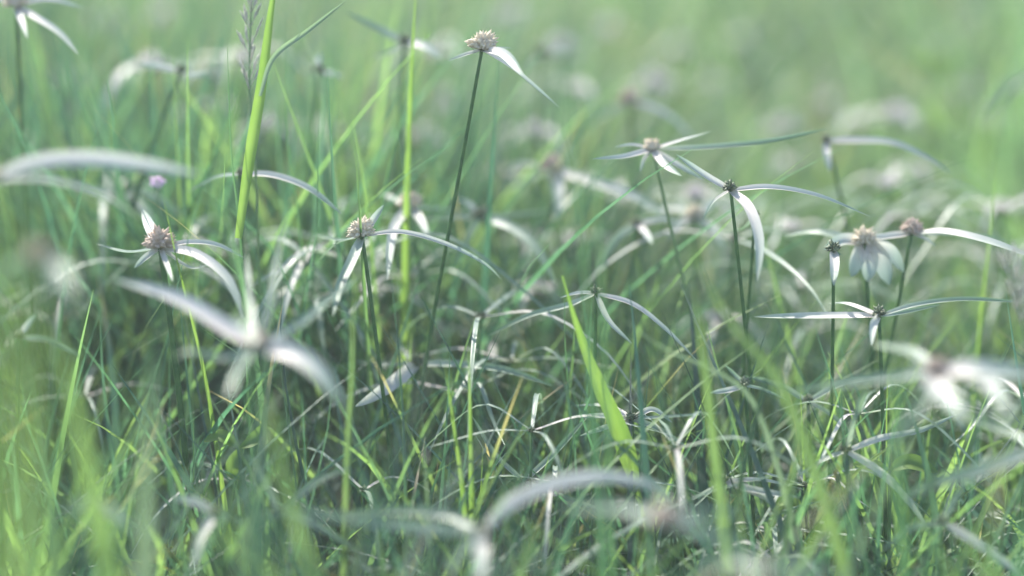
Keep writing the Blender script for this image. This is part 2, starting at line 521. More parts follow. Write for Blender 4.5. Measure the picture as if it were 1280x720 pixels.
def left_strip(g, n):
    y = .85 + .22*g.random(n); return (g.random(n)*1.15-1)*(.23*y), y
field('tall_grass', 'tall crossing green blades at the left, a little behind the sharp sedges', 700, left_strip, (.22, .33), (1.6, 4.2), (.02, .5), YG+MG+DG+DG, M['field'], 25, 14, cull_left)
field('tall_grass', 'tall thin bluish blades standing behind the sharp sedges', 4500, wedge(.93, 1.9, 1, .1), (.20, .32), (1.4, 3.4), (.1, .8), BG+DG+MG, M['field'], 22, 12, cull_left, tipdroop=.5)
# behind
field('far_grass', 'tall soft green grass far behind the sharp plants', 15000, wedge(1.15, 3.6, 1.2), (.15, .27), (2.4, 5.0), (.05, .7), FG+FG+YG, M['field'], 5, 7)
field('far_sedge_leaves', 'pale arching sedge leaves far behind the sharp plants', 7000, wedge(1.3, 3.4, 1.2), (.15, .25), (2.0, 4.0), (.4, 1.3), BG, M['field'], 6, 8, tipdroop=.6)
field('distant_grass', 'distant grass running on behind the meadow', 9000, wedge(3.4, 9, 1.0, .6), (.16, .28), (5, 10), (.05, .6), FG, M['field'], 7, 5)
# soft blades close to the lens, thickest at the left
def near_left(g, n):
    y = .40 + .26*g.random(n); x = (g.random(n)**1.9*2-1)*(.24*y) - .02*g.random(n)
    return x, y
def cull_front(x, y, h, g):
    col = 640 + x/(KPX*(y*cp+.2*sp)); row = cam_row(y, h)
    lim = np.interp(col, [0, 120, 260, 450, 1280], [120, 330, 470, 560, 600])
    keep = row > lim
    return x[keep], y[keep], h[keep]
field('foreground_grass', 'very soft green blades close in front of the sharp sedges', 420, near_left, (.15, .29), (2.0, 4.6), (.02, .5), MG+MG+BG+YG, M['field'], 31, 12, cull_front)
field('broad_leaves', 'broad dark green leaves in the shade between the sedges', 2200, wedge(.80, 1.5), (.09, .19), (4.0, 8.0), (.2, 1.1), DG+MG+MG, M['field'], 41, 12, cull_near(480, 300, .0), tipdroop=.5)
# dry straw between the stems
field('dry_straw', 'dry straw coloured blades lying between the green ones', 700, wedge(.62, 1.4), (.08, .2), (1.0, 2.4), (.5, 1.6), [(.36, .31, .20), (.42, .38, .28)], M['field'], 8, 10, cull_near(560, 380, 0), tipdroop=.75)

# ------------------------------------------------------------------ the sedges one can tell apart
F = FOCUS
sedge('sharp cream flower head high on a dark stem, tallest of the sharp heads', (603, 58), F,
      [(590, 140), (574, 220), (560, 290)],
      [([(640, 85), (700, 135)], 2.4, .02), ([(630, 68), (655, 95)], 3.4, -.03), ([(585, 67), (560, 76)], 1.6, .0), ([(622, 60), (640, 60)], 1.2, .02)], rad=4.6)
sedge('sharp cream flower head with a short white bract pointing up beside it', (452, 291), F,
      [(458, 340), (466, 390)],
      [([(470, 270), (480, 256)], 2.6, .0), ([(500, 290), (560, 306), (606, 330), (628, 350)], 2.0, .02), ([(420, 305), (395, 330)], 1.6, .03, True),
       ([(440, 325), (424, 360), (416, 395)], 3.4, -.04, True), ([(425, 300), (390, 292)], 1.4, .05, True)], rad=4.6)
sedge('soft cream head between the tallest head and the upward white bract', (513, 255), .87,
      [(520, 300), (528, 360)],
      [([(495, 250), (474, 241)], 2.8, .02), ([(492, 285), (484, 350)], 3.6, -.05), ([(525, 275), (537, 300)], 3.4, -.02), ([(560, 262), (610, 268)], 1.4, .04, True)], rad=4.2)
sedge('faded green head on a long curved stem bowing to the right', (601, 268), .89,
      [(618, 320), (650, 395), (686, 480)],
      [([(585, 255), (570, 247)], 2.8, .0), ([(650, 268), (690, 262)], 1.6, .02, True), ([(560, 272), (520, 275)], 2.4, .0, True),
       ([(640, 285), (670, 310), (695, 355)], 4.0, -.03, True), ([(590, 290), (570, 330)], 3.0, .0, True)], kind='bud', rad=3.6)
sedge('blurred pinkish head with one white bract hanging straight down', (690, 208), .93,
      [(700, 260), (704, 330)],
      [([(698, 235), (697, 275)], 4.4, -.02), ([(660, 225), (625, 240)], 3.0, .02, True), ([(730, 225), (790, 245), (840, 275)], 4.4, -.03), ([(650, 205), (630, 215)], 2, 0)], kind='brown', rad=4.6)
sedge('small pale green head with thin bracts spreading like a star', (815, 184), .83,
      [(822, 230), (845, 320), (866, 392)],
      [([(790, 181), (768, 184)], 1.6, .0), ([(850, 176), (890, 164)], 2.0, .0), ([(850, 208), (880, 225)], 2.6, .0), ([(780, 196), (740, 199)], 2.8, -.02),
       ([(830, 205), (852, 220)], 2.6, -.02), ([(880, 184), (960, 176), (1035, 161)], 2.2, .0, True), ([(806, 198), (800, 215)], 1.6, 0)], kind='pale', rad=2.8, sr=.7)
sedge('sharp dark green head with broad white bract curving down its stem', (913, 235), F,
      [(918, 290), (925, 345), (933, 410)],
      [([(960, 234), (1020, 244), (1088, 271)], 2.6, .0), ([(936, 260), (949, 300), (947, 352)], 3.6, -.03), ([(892, 252), (878, 276)], 2.0, .02),
       ([(880, 218), (845, 193)], 2.4, .0)], kind='bud', rad=3.0, sr=.75)
sedge('thin dark stem leaning against the stem of the dark green head', (944, 268), .82,
      [(940, 330), (934, 400)],
      [([(930, 285), (905, 290)], 1.6, .02, True)], kind='bud', rad=1.6, sr=.7)
sedge('small dark head with a single short white bract hanging down', (1042, 311), F,
      [(1042, 370), (1040, 440)],
      [([(1043, 330), (1042, 357)], 3.3, -.015, False, TOCAM), ([(1046, 316), (1052, 319)], 1.0, 0, True)], kind='bud', rad=3.0, sr=.75)
sedge('brownish head on a leaning dark stem beside the white flower fan', (1140, 288), .83,
      [(1130, 345), (1114, 425)],
      [([(1180, 290), (1235, 302), (1300, 325)], 4.4, -.03), ([(1100, 297), (1062, 306)], 3.0, .0), ([(1160, 300), (1170, 308)], 1.6, .0),
       ([(1200, 292), (1260, 300)], 2.4, .02, True)], kind='brown', rad=4.0)
sedge('blurred white head with a fan of broad pale bracts', (1080, 300), .83,
      [(1085, 350), (1088, 420)],
      [([(1086, 322), (1084, 352)], 6.5, .0, False, TOCAM), ([(1100, 322), (1112, 356)], 6.5, .0, False, TOCAM), ([(1055, 300), (1030, 312)], 5.0, 0), ([(1072, 322), (1064, 346)], 5.5, 0, False, TOCAM),
       ([(1020, 290), (980, 295)], 3.4, .02, True), ([(1110, 312), (1130, 340)], 5.0, 0, False, TOCAM)], rad=4.2)
sedge('sharp dark head low on the right with long flat bract', (1099, 392), .79,
      [(1101, 430), (1102, 480)],
      [([(1060, 380), (1035, 379)], 2.0, .02), ([(1030, 395), (943, 396)], 3.2, .02), ([(1092, 405), (1089, 432)], 2.8, -.02, False, TOCAM),
       ([(1140, 382), (1200, 374), (1285, 378)], 2.0, .0, True), ([(1130, 390), (1175, 381)], 1.8, .02, True)], kind='bud', rad=3.0)
sedge('thin dark stemmed head with white bract pressed down and another arching right', (1033, 175), .88,
      [(1044, 215), (1060, 285)],
      [([(1033, 190), (1037, 215)], 3.0, -.01, False, TOCAM), ([(1070, 176), (1115, 179), (1160, 198), (1190, 218)], 3.6, -.01, False)], kind='bud', rad=2.4, sr=.8)
sedge('blurred brown head with bract falling to the right, behind the green star', (787, 126), .96,
      [(793, 180), (797, 260)],
      [([(815, 135), (840, 148), (870, 178)], 4.2, .0), ([(770, 135), (750, 150)], 3, 0, True)], kind='brown', rad=4.2, sr=1.0)
sedge('large soft foreground head with pinkish white bract reaching up to the left', (322, 430), .69,
      [(312, 500), (296, 590)],
      [([(275, 405), (222, 374), (140, 348)], 5.6, .02, 2), ([(306, 412), (292, 394)], 3.6, -.03), ([(338, 370), (346, 320), (358, 268)], 2.1, .04, True, TOCAM),
       ([(312, 370), (308, 315)], 1.7, .05, True, TOCAM), ([(360, 440), (395, 462), (428, 505)], 6.0, -.02), ([(280, 448), (235, 440), (215, 450)], 3.2, .0, True),
       ([(375, 405), (410, 375), (450, 345)], 2.6, .05, True), ([(300, 460), (285, 500)], 3.2, -.03, True)], kind='brown', rad=3.8, sr=1.0)
sedge('ragged brown head with crooked dry bracts on a dark stem', (200, 305), .79,
      [(206, 345), (212, 400)],
      [([(235, 303), (270, 306), (305, 322)], 2.4, .0), ([(245, 318), (285, 350), (305, 400)], 3.6, -.03), ([(160, 315), (120, 305)], 2.0, .03, True),
       ([(208, 330), (216, 352)], 1.8, -.02), ([(188, 285), (178, 262)], 4.0, .03), ([(182, 322), (168, 335)], 2.6, .0), ([(240, 335), (262, 331)], 1.4, 0)], kind='brown', rad=5.0, sr=1.2)
sedge('head cut by the upper left corner with glossy bracts', (20, 4), .86,
      [(22, 90), (30, 200)],
      [([(60, 0), (105, 10)], 2.6, .0), ([(45, 22), (75, 42), (98, 68)], 2.8, -.02), ([(26, 25), (34, 48)], 2.6, -.02), ([(0, 0), (-30, 8)], 2.4, .0)], rad=4.2)
sedge('foreground sedge with a tall glossy white arching bract', (604, 664), .69,
      [(606, 720), (608, 780)],
      [([(635, 632), (690, 606), (755, 596), (840, 612)], 4.4, .0, 2), ([(602, 690), (598, 740)], 4.4, -.04, False, TOCAM), ([(560, 645), (500, 638), (430, 642)], 3.0, .03, True),
       ([(540, 662), (440, 650), (350, 640), (305, 655)], 3.2, -.01, True), ([(575, 690), (560, 720)], 3, -.03, True)], kind='bud', rad=2.8, sr=1.0)
sedge('blurred brown head near the lower edge, right of the white arch', (832, 650), .62,
      [(834, 720), (836, 780)],
      [([(780, 636), (700, 634)], 3.4, .03, True), ([(870, 662), (930, 690), (960, 720)], 3.4, .0, True), ([(830, 625), (815, 610)], 2.4, .05, True),
       ([(880, 640), (940, 650)], 2.6, .03, True)], kind='brown', rad=4.0, sr=1.0)
sedge('big soft foreground sedge with broad pinkish bracts at the right edge', (1170, 462), .68,
      [(1168, 560), (1160, 660)],
      [([(1172, 485), (1207, 525)], 7.0, -.03), ([(1215, 462), (1300, 470)], 6.2, -.02), ([(1230, 475), (1264, 518)], 5.0, -.03), ([(1130, 470), (1060, 478), (985, 490)], 3.0, .03, True),
       ([(1190, 500), (1240, 520), (1290, 530)], 2.6, -.02, True), ([(1140, 440), (1090, 430)], 3.4, .03, True), ([(1155, 500), (1110, 560)], 3.4, -.02, True)], rad=3.6, sr=1.0, kind='brown')
sedge('tiny green head close to the twin dark stems', (931, 480), .79,
      [(936, 530), (940, 620)],
      [([(915, 487), (888, 491)], 2.2, .0), ([(950, 486), (985, 500)], 1.6, .02, True), ([(920, 470), (905, 455)], 1.4, 0, True)], kind='bud', rad=2.6, sr=.8)
sedge('plump green head with a white tipped bract below it', (521, 452), .84,
      [(512, 520), (505, 600)],
      [([(570, 455), (630, 462), (690, 482)], 2.8, -.02, True), ([(490, 456), (440, 452)], 2.2, .02, True), ([(482, 484), (444, 508)], 5.0, -.03, 2, TOCAM), ([(505, 440), (490, 415)], 2, .02, True)], kind='bud', rad=3.4, sr=.8)
sedge('star of narrow pale bracts low down right of centre', (790, 522), .80,
      [(792, 580), (792, 640)],
      [([(760, 508), (718, 507)], 2.2, .02), ([(815, 512), (840, 528)], 2.2, .0), ([(760, 520), (712, 521)], 2.0, .0), ([(850, 520), (905, 516)], 1.8, .03, True),
       ([(820, 535), (860, 560)], 2.4, .0, True), ([(755, 545), (735, 570)], 2.0, 0, True), ([(770, 530), (725, 545)], 2.0, 0)], kind='bud', rad=2.4, sr=.8)
sedge('blurred brown foreground head near the left edge', (48, 320), .60,
      [(60, 420), (75, 560)],
      [([(75, 340), (98, 380)], 3.8, -.02, True), ([(62, 345), (66, 378)], 3.0, -.0, True), ([(90, 325), (150, 350)], 2.4, .04, True), ([(20, 330), (-20, 360)], 3, .0, True)], kind='brown', rad=3.6, sr=1.0)
sedge('out of focus head off the left edge with one long silver bract', (-14, 222), .69,
      [(-12, 300), (-8, 420)],
      [([(40, 205), (110, 199), (180, 206), (250, 218)], 4.8, .0, 2), ([(60, 225), (130, 245), (180, 275)], 3.0, .03)], rad=4.0, sr=1.0)
sedge('dark bud on a stem slanting down to the left', (226, 88), .88, [(210, 125), (190, 185)], [([(200, 84), (172, 80)], 3.0, .0), ([(240, 95), (262, 90)], 2.4, .02)], kind='bud', rad=2.8, sr=1.1)
sedge('dark round bud touching the tall yellow green blade', (505, 51), .89, [(503, 110), (496, 200)], [([(485, 66), (462, 73)], 2.2, .0, True), ([(530, 58), (552, 74)], 4.0, -.01), ([(470, 35), (430, 15)], 4, 0, True)], kind='bud', rad=2.8, sr=.8)
sedge('soft dark bud behind and right of the tallest head', (678, 67), .97, [(676, 130), (672, 210)], [([(695, 62), (712, 66)], 2.6, .0), ([(660, 80), (650, 95)], 2, 0, True)], kind='bud', rad=3.4, sr=.9)
sedge('dark bud topped by a white tuft left of the long green blade', (397, 88), .90, [(392, 150), (385, 240)], [([(398, 76), (402, 66)], 3.2, .0), ([(415, 92), (430, 98)], 2.4, 0)], kind='bud', rad=3.0, sr=.8)
sedge('pale head behind the green star with short wide bracts', (868, 268), .90, [(872, 330), (874, 400)], [([(880, 262), (895, 250)], 4, 0), ([(850, 280), (835, 300)], 3.6, 0), ([(890, 285), (905, 310)], 3.0, .0), ([(845, 262), (800, 262)], 2.6, .02)], rad=3.6)
sedge('pair of white bract tips behind the twin dark stems', (795, 278), .88, [(790, 340), (780, 420)], [([(805, 290), (815, 305)], 3.4, -.02), ([(770, 300), (745, 340)], 3, 0, True), ([(830, 275), (858, 280)], 2.4, 0)], kind='bud', rad=2.4)
sedge('half hidden sedge with an arching bract under the green star', (745, 365), .81, [(744, 430), (742, 500)], [([(790, 380), (830, 410), (872, 452)], 2.4, .0), ([(725, 366), (700, 372)], 1.6, .0), ([(760, 400), (790, 430)], 2.2, 0), ([(715, 380), (660, 395), (610, 420)], 2.6, .02, True)], kind='bud', rad=2.2)
sedge('sedge behind the long green blade with a bract arching right', (300, 216), .83, [(302, 300), (305, 380)], [([(340, 219), (385, 235), (428, 268)], 2.8, -.01), ([(270, 222), (235, 240)], 2.2, .02, True)], kind='bud', rad=2.0, sr=.7)
sedge('blurred grey green sedge behind the ragged brown head', (150, 238), .90, [(152, 300), (155, 380)], [([(190, 245), (235, 275), (285, 300)], 2.8, .0, True), ([(120, 238), (85, 228)], 3.0, 0, True), ([(172, 255), (195, 285)], 4.0, 0)], kind='bud', rad=2.6, sr=.8)

# bracts and leaves that cross low in the picture belong to sedges rooted out of sight among the blades
low = [
 ('low sedge at the lower right edge with straight pale bract', (1296, 560), .70, [(1296, 660), (1296, 740)], [([(1220, 590), (1170, 604), (1118, 626)], 4.4, .0, True), ([(1270, 545), (1200, 520)], 2.4, .03, True)]),
 ('low sedge with glossy bract pointing to the lower right corner', (1178, 652), .74, [(1176, 720), (1176, 760)], [([(1215, 676), (1250, 700), (1280, 724)], 4.0, .0), ([(1140, 660), (1100, 690)], 2.2, .0, True), ([(1190, 630), (1210, 600)], 2.0, .0, True)]),
 ('low sedge with three stiff pale bracts under the long flat bract', (1058, 562), .78, [(1060, 620), (1062, 680)], [([(1068, 520), (1084, 488)], 3.4, -.03, True), ([(1100, 548), (1150, 538), (1196, 518)], 2.2, .02), ([(1100, 590), (1135, 625), (1160, 660)], 2.6, .0), ([(1030, 575), (990, 600)], 2.4, .0, True)]),
 ('blurred sedge arching over the bottom edge, right of centre', (965, 712), .60, [(966, 760), (966, 800)], [([(910, 705), (850, 722)], 3.2, .02, True), ([(1010, 712), (1060, 740)], 3.2, .02, True)]),
 ('pair of pale crossing bracts above the bottom edge', (905, 600), .78, [(906, 650), (907, 700)], [([(940, 612), (1000, 622)], 2.6, .0), ([(950, 600), (1005, 612)], 2.0, .02), ([(960, 625), (974, 645)], 2.4, .0)]),
 ('low sedge with white bract among dark stems at bottom left', (270, 640), .72, [(270, 700), (270, 740)], [([(245, 628), (215, 622)], 3.0, .0), ([(250, 672), (240, 712)], 3.0, -.02), ([(295, 650), (320, 668)], 2.2, .0, True)]),
 ('low sedge beside the bluish blade with a short white bract', (120, 622), .66, [(120, 700), (120, 740)], [([(145, 645), (172, 668)], 3.4, .0), ([(100, 630), (70, 650)], 2.6, .0, True)]),
 ('low sedge at the bottom with bract tip catching the light', (470, 716), .76, [(470, 760), (470, 800)], [([(485, 708), (500, 714)], 2.4, .0), ([(440, 700), (420, 690)], 2.0, .0, True)]),
 ('small bright bract beside the left foreground head', (25, 420), .76, [(24, 480), (22, 540)], [([(34, 408), (46, 392)], 2.4, .0), ([(60, 425), (100, 445)], 2.0, .0, True)]),
 ('hidden sedge with grey bracts left of the plump green head', (350, 640), .74, [(352, 700), (354, 740)], [([(400, 600), (440, 585)], 2.4, .0, True), ([(330, 600), (300, 560)], 2.2, .0, True), ([(390, 655), (450, 690)], 2.4, .0, True)]),
 ('low sedge with long pale leaves under the long green blade', (655, 600), .80, [(656, 650), (656, 700)], [([(690, 570), (735, 520)], 2.4, .0, True), ([(620, 570), (590, 520)], 2.2, .0, True), ([(700, 620), (760, 640)], 2.0, .0, True)]),
 ('low sedge with curved bract at the right of the twin stems', (1010, 500), .82, [(1012, 560), (1014, 620)], [([(970, 480), (930, 470)], 2.2, .0, True), ([(1050, 480), (1110, 470)], 2.2, .0, True), ([(1040, 520), (1080, 560)], 2.2, .0, True)]),
]
for lb, hd, d, st, br in low:
    sedge(lb, hd, d, st, br, kind='bud', rad=2.2, sr=.8)

# ------------------------------------------------------------------ blades one can tell apart (pixels from the tip down)
blade('long yellow green blade rising to the top edge left of centre', [(350, -60), (338, 20), (328, 100), (312, 200), (298, 298)], .80, 4.0, toground=False)
o = blade('thin dark stalk carrying the long yellow green blade', [(297, 292), (302, 350), (306, 410)], .80, 1.6, 'mid_green', prof='blade')
blade('narrow bluish leaf bending from the long blade to the upper edge', [(440, -5), (385, 38), (342, 72), (325, 120)], .79, 1.8, 'blue_green', toground=False, up=False)
blade('bright yellow green blade standing through the top edge', [(522, -40), (516, 60), (512, 160), (509, 250)], .835, 3.8)
blade('slim blade leaning beside the bright yellow green one', [(511, 95), (498, 165), (480, 240)], .85, 2.0, 'mid_green')
blade('thin dark stalk right of the long yellow green blade', [(358, -20), (357, 80), (360, 180), (374, 280)], .83, 1.3, 'mid_green')
blade('thin pointed dark stalk left of the long yellow green blade', [(283, 25), (286, 110), (290, 200), (298, 270)], .80, 1.4, 'mid_green')
blade('soft green blade in front, right of the tallest head', [(702, -30), (706, 80), (712, 170), (724, 250)], .66, 1.8, 'mid_green', dz=.0)
blade('soft slim blade just right of the soft green blade', [(732, 50), (738, 140), (746, 240)], .68, 1.6, 'mid_green')
blade('broad fresh green blade pointing up at the picture centre', [(703, 345), (722, 410), (748, 480), (778, 550)], .772, 6.4, 'yellow_green', fold=.45, twist=0, prof='fresh')
blade('left blade of the bright pair at lower centre', [(556, 455), (566, 520), (580, 620)], .765, 3.8)
blade('right blade of the bright pair at lower centre', [(586, 428), (588, 520), (590, 630)], .765, 3.2)
blade('short narrow blade right of the bright pair', [(604, 545), (602, 600), (598, 650)], .79, 1.4)
blade('broad blurred yellow green blade slanting down right of centre', [(856, 285), (885, 355), (925, 420), (975, 480)], .70, 5.5, dz=-.02, m='soft_green', twist=0)
blade('broad blurred yellow green blade upright right of centre', [(868, 360), (880, 450), (893, 560), (908, 690)], .71, 5.4, m='soft_green', twist=0)
blade('pale green thin blade standing in front of the lower right tangle', [(920, 560), (925, 640), (930, 720)], .70, 2.2, m='soft_green')
blade('wide blurred green blade in the left foreground', [(58, 380), (92, 500), (118, 620), (145, 740)], .60, 10.0, m='soft_green', twist=0)
blade('blurred grey blue blade standing at lower left', [(190, 440), (186, 540), (184, 640), (184, 740)], .62, 8.0, 'blue_green', twist=0)
blade('blurred green blade leaning at lower left of centre', [(322, 470), (348, 570), (372, 660), (398, 740)], .64, 6.5, m='soft_green', twist=0)
blade('short blurred green blade at the bottom left of centre', [(285, 620), (305, 670), (335, 730)], .63, 5.0, m='soft_green')
blade('soft pale green blade below the upward white bract', [(446, 320), (442, 400), (440, 480), (436, 540)], .73, 3.0, m='soft_green')
blade('slender light blade at the far right', [(1246, 195), (1238, 290), (1226, 400)], .85, 2.0)
blade('slender light blade left of the ragged brown head stem', [(204, 245), (220, 320), (240, 400), (256, 470)], .78, 2.0)
blade('very soft wide blade at the left edge', [(5, 150), (12, 330), (22, 520), (30, 740)], .42, 9.0, m='soft_green')
blade('very soft wide green blade at the lower left corner', [(30, 470), (32, 560), (34, 650), (36, 760)], .44, 9.0, 'mid_green')
blade('soft dark teal blade at lower right', [(1118, 400), (1122, 500), (1126, 620), (1134, 730)], .66, 4.5, 'mid_green')
blade('soft greyish blade leaning in the lower right', [(1165, 480), (1120, 580), (1060, 720)], .66, 3.0, 'blue_green')
blade('bright thin stalk under the dark head low on the right', [(1110, 455), (1108, 540), (1110, 640)], .80, 1.5)
blade('bright stalk left of the stiff pale bracts', [(1000, 480), (1004, 560), (1008, 640)], .80, 2.2)
blade('dark twin stem standing in the lower right tangle', [(930, 505), (934, 570), (938, 640)], .79, 1.1, 'mid_green')
blade('pale leaf crossing below the green star head', [(772, 395), (830, 435), (905, 470), (940, 500)], .74, 3.0, 'blue_green', toground=True)
blade('dark straight stalk behind the broad fresh blade', [(706, 345), (706, 420), (712, 520)], .81, 1.3, 'mid_green')
blade('thin green stalk at the top left', [(412, 60), (418, 140), (428, 240)], .92, 2.2, 'yellow_green')
blade('soft bluish leaf curling down from the top edge', [(368, -20), (378, 40), (396, 90)], .86, 2.6, 'blue_green', toground=True)
blade('soft green stalk in the upper left corner', [(135, 60), (140, 150), (150, 250)], .90, 2.4, m='soft_green')
blade('dark soft leaf leaning through the upper left', [(230, 90), (205, 140), (180, 190), (150, 250)], .89, 2.8, 'mid_green')
blade('broad dark leaf behind the sloping yellow green blade', [(300, 110), (270, 190), (235, 270)], .86, 5.0, 'mid_green')
blade('slim tall stalk in the upper right', [(983, 150), (980, 210), (976, 270)], .88, 1.2, 'mid_green')
blade('pale blurred leaf arching in from the right edge', [(1225, 150), (1262, 108), (1300, 88)], .64, 4.2, 'blue_green', toground=False, up=False, face=FACE)

# small broad leaves of a weed
def weed(label, specs, d, m='yellow_green'):
    """specs = (pixels root->tip, width mm)"""
    c0 = at(specs[0][0][0][0], specs[0][0][0][1], d); b = Vector((c0.x, c0.y, 0))
    root = empty('weed', b); tag(root, label, 'weed')
    mb = MB(); mb.tube([b, b.lerp(c0, .5)+Vector((.002, 0, 0)), c0], .0009, .0006); mb.build('stem', M['stem_pale'], root, b)
    for pts, wd in specs:
        mb = MB(); mb.ribbon([at(x, y, d) for x, y in pts], wd*.001, FACE, .2, 16, p_leaf)
        mb.build('leaf', M[m], root, b)
weed('small weed with bright oval leaf at lower right', [([(1112, 588), (1135, 578), (1172, 590)], 6.5), ([(1112, 588), (1090, 582), (1066, 580)], 5), ([(1112, 588), (1115, 600), (1125, 620)], 4)], .80)
weed('blurred yellowish leaf cluster high on the right', [([(1160, 92), (1175, 75), (1195, 85)], 7), ([(1160, 92), (1145, 75), (1130, 70)], 7), ([(1160, 92), (1170, 85), (1185, 95)], 7)], 1.15)
weed('soft green leafy weed on the right above the brownish head', [([(1180, 165), (1165, 145), (1158, 130)], 7), ([(1180, 165), (1195, 150), (1210, 150)], 7)], 1.15)
weed('leafy weed low at the centre bottom', [([(600, 585), (590, 575), (612, 570)], 6), ([(600, 585), (620, 592), (632, 584)], 6)], .84)
weed('small leafy weed at lower left', [([(300, 560), (275, 545), (255, 552)], 5), ([(300, 560), (320, 548), (330, 530)], 5), ([(300, 560), (290, 590), (300, 600)], 5)], .80)
weed('leafy weed under the sloping yellow green blade right of centre', [([(1005, 640), (985, 625), (965, 632)], 5), ([(1005, 640), (1020, 620), (1040, 628)], 5)], .82)

# small pink flower
fl = at(197, 226, .86); b = Vector((fl.x, fl.y, 0)); root = empty('pink_flower', b)
tag(root, 'tiny pink flower beside the long silver bract on the left', 'flower')
mb = MB(); mb.tube([b, b.lerp(fl, .5)+Vector((.003, 0, 0)), fl], .0006, .0004); mb.build('stem', M['stem_pale'], root, b)
for k in range(5):
    a = k*1.2566; dv = Vector((math.cos(a), -.3, math.sin(a)*.8))
    mb = MB(); mb.ribbon([fl, fl+dv*.0016, fl+dv*.0032], .0022, TOCAM, .2, 8, p_leaf); mb.build('petal', M['pink'], root, b)

# feathery grass seed head
def seed_head(label, pts, d, n, spread, seed):
    rr = random.Random(seed)
    P = [at(x, y, d) for x, y in pts]; b = ground_base(P[-2], P[-1]); b.x = P[-1].x; b.y = P[-1].y
    root = empty('grass_seed_head', b); tag(root, label, 'seed head')
    mb = MB(); mb.tube([b]+P[::-1], .0007, .0003); mb.build('stalk', M['stem_pale'], root, b)
    Q = catmull(P, 60); mb = MB()
    for i in range(n):
        t = rr.random()**1.0; q = Q[int(t*45)]
        a = rr.uniform(0, 6.28); dv = Vector((math.cos(a)*.45, math.sin(a)*.45, rr.uniform(.6, 1.0))).normalized()
        L_ = spread*rr.uniform(.4, 1)*.001
        mb.tube([q, q+dv*L_*.6, q+dv*L_+Vector((0, 0, -.001))], .00018, .00012, 5, 4)
        for s in range(4):
            mb.spike(q+dv*L_*(.4+.16*s), (dv+Vector((rr.uniform(-.3, .3), rr.uniform(-.3, .3), .3))), .0036, .00032, 4)
    mb.build('spikelets', M['straw_pale'], root, b)
M['straw_pale'] = plain('seed_head_surface', (.48, .49, .42), (.66, .64, .58), 600, .6, .4, .45)
seed_head('feathery silver seed head beside the long yellow green blade', [(316, -30), (313, 40), (312, 110), (318, 180)], .82, 22, 12, 3)
seed_head('faint feathery seed head at the right edge', [(1262, 330), (1268, 360), (1276, 400), (1284, 440)], .74, 26, 9, 4)

# ------------------------------------------------------------------ sedges farther back: built once, copied
def sedge_template(seed, buried=False):
    rr = random.Random(seed)
    H = rr.uniform(.20, .27)
    root = empty('sedge_plant', (0, 0, 0))
    lean = Vector((rr.uniform(-.03, .03), rr.uniform(-.03, .03), H))
    mb = MB(); mb.tube([Vector((0, 0, 0)), lean*.5+Vector((rr.uniform(-.006, .006), 0, 0)), lean], .0009, .0007, 10, 6); mb.build('stem', M['stem'], root)
    r = rr.uniform(.0018, .0026) if buried else rr.uniform(.0085, .0105) if seed > 103 else rr.uniform(.005, .0065)
    mb = MB(); head_mesh(mb, lean, Vector((0, 0, 1)), r, 34, 1.8, .18, seed); mb.build('flower_head', M['bud' if buried else 'white'], root)
    a0 = rr.uniform(0, 6.28)
    nb = rr.choice([3, 4, 4, 5])
    for k in range(nb):
        a = a0 + k*6.283/nb + rr.uniform(-.4, .4); L_ = rr.uniform(.035, .10) if buried else rr.uniform(.014, .042); dr = rr.uniform(.05, .38) if buried else rr.uniform(.1, .7)
        dv = Vector((math.cos(a), math.sin(a), 0))
        P = [lean, lean+dv*L_*.35+Vector((0, 0, L_*rr.uniform(.0, .18))), lean+dv*L_*.7+Vector((0, 0, -L_*dr*.25)), lean+dv*L_*.95+Vector((0, 0, -L_*dr))]
        mb = MB(); mb.ribbon(P, rr.uniform(.0017, .0028) if buried else rr.uniform(.0024, .0042), Vector((0, 0, 1)) + dv*.3, .28, 14, p_bract, twist=rr.uniform(-.5, .5), cols=2)
        mb.build('bract', M['bract_green' if buried and k != 1 else 'bract'], root)
    return root, lean
def copy_tree(o, parent=None):
    c = o.copy(); C.objects.link(c)
    if parent: c.parent = parent
    for ch in o.children: copy_tree(ch, c)
    return c
temps = [sedge_template(100+i) for i in range(7)] + [sedge_template(200+i, True) for i in range(5)]
used = [False]*12
def place(i, loc, rz, s, label, group):
    t, lean = temps[i]
    if used[i]: o = copy_tree(t)
    else: o = t; used[i] = True
    o.location = loc; o.rotation_euler = (0, 0, rz); o.scale = (s, s, s)
    tag(o, label, 'sedge', group)
far_px = [(763, 36, 1.35), (931, 48, 1.45), (820, 106, 1.2), (893, 106, 1.35), (955, 20, 1.7), (1212, 112, 1.35), (1224, 60, 1.7), (1080, 152, 1.15), (1120, 142, 1.12), (1152, 214, 1.1),
          (670, 166, 1.05), (720, 112, 1.1), (662, 300, .98), (722, 300, .98), (868, 244, .98), (545, 68, 1.05), (275, 136, 1.05), (298, 74, 1.0), (330, 160, 1.0), (390, 160, 1.05), (190, 82, 1.0),
          (262, 92, 1.05), (430, 170, 1.1), (632, 218, 1.05), (530, 170, 1.05), (505, 365, .95), (672, 362, .93), (985, 205, 1.15), (1010, 12, 1.9), (1130, 10, 1.9), (1040, 130, 1.3), (845, 62, 1.4), (980, 160, 1.2), (700, 62, 1.2), (1240, 150, 1.3), (1110, 230, 1.0), (860, 20, 1.6), (640, 20, 1.3), (560, 130, 1.2),
          (95, 100, 1.15), (60, 170, 1.1), (130, 30, 1.3), (1270, 30, 1.8), (1060, 70, 1.7), (985, 110, 1.5), (1250, 260, 1.0), (900, 400, .92), (990, 285, .95), (205, 20, 1.3),]
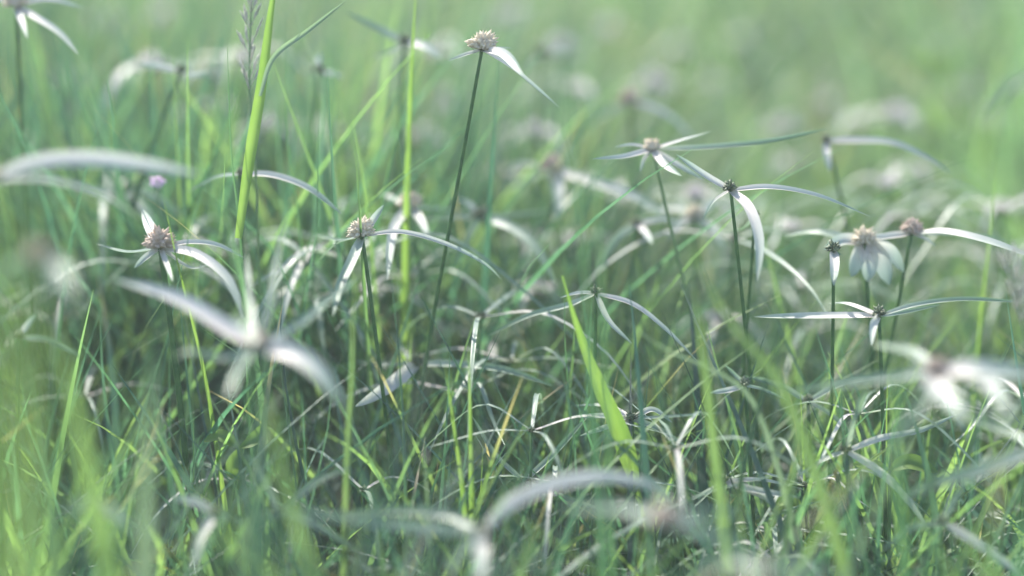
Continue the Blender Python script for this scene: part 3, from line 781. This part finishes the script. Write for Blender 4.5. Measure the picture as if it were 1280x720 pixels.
for k, (px, py, d) in enumerate(far_px):
    i = (4 + k % 3) if d > 1.18 else k % 4; t, lean = temps[i]
    p = at(px, py, d); rz = random.uniform(0, 6.28)
    s = max(.7, p.z/lean.z)
    lx = lean.x*math.cos(rz)-lean.y*math.sin(rz); ly = lean.x*math.sin(rz)+lean.y*math.cos(rz)
    place(i, (p.x-lx*s, p.y-ly*s, p.z-lean.z*s), rz, s,
          'pale blurred sedge head standing behind the sharp plants', 'blurred sedge heads behind the sharp plants')

# sedges of no particular mark crowding the middle of the meadow
g_ = random.Random(5)
for k in range(66):
    px, py = g_.uniform(-40, 1320), 250 + 480*g_.random()**.8
    d = g_.uniform(.83, 1.05) if py < 500 else g_.uniform(.76, .92)
    if py < 380: d = g_.uniform(.88, 1.15)
    if k > 49:
        px = g_.uniform(20, 520) if k % 2 else g_.uniform(930, 1290)
        py = g_.uniform(265, 430); d = g_.uniform(.86, .97) if k % 2 else g_.uniform(.92, 1.05)
    p = at(px, py, d); rz = g_.uniform(0, 6.28); t2 = 7 + k % 5
    r_, l_ = temps[t2]
    s = max(.55, p.z/l_.z)
    lx = l_.x*math.cos(rz)-l_.y*math.sin(rz); ly = l_.x*math.sin(rz)+l_.y*math.cos(rz)
    place(t2, (p.x-lx*s, p.y-ly*s, 0 if p.z-l_.z*s > 0 else p.z-l_.z*s), rz, s,
          'ordinary grey green sedge half buried among the blades', 'ordinary sedges half buried in the grass')

# dew left on the blades: tiny drops catching the sun
def dew():
    g = random.Random(9); pts = []
    for nm in ('meadow_grass', 'sedge_leaves', 'meadow_grass.001', 'tall_grass'):
        vv = bpy.data.objects[nm].data.vertices
        for _ in range(150):
            v = vv[g.randrange(len(vv))].co
            if v.z > .08: pts.append(v.copy())
    V = []; Fc = []
    for p in pts:
        rd = g.uniform(.00025, .00055); b0 = len(V)
        V.append(p+Vector((0, 0, rd)))
        for a in range(1, 6):
            th = math.pi*a/6
            for b in range(8):
                ph = 2*math.pi*b/8
                V.append(p+Vector((math.sin(th)*math.cos(ph), math.sin(th)*math.sin(ph), math.cos(th)))*rd)
        V.append(p-Vector((0, 0, rd)))
        for b in range(8):
            Fc.append((b0, b0+1+b, b0+1+(b+1) % 8)); Fc.append((b0+41, b0+33+(b+1) % 8, b0+33+b))
            for a in range(4):
                Fc.append((b0+1+a*8+b, b0+9+a*8+b, b0+9+a*8+(b+1) % 8, b0+1+a*8+(b+1) % 8))
    me = bpy.data.meshes.new('dew'); me.from_pydata(V, [], Fc)
    me.polygons.foreach_set('use_smooth', [True]*len(me.polygons))
    m = bpy.data.materials.new('water_drop'); m.use_nodes = True
    p = m.node_tree.nodes['Principled BSDF']; p.inputs['Roughness'].default_value = .12; p.inputs['Transmission Weight'].default_value = .9
    p.inputs['IOR'].default_value = 1.33; p.inputs['Base Color'].default_value = (.95, .97, .96, 1)
    me.materials.append(m); o = bpy.data.objects.new('dew', me); C.objects.link(o)
    tag(o, 'tiny dew drops glinting on the grass blades', 'dew', kind='stuff')
dew()
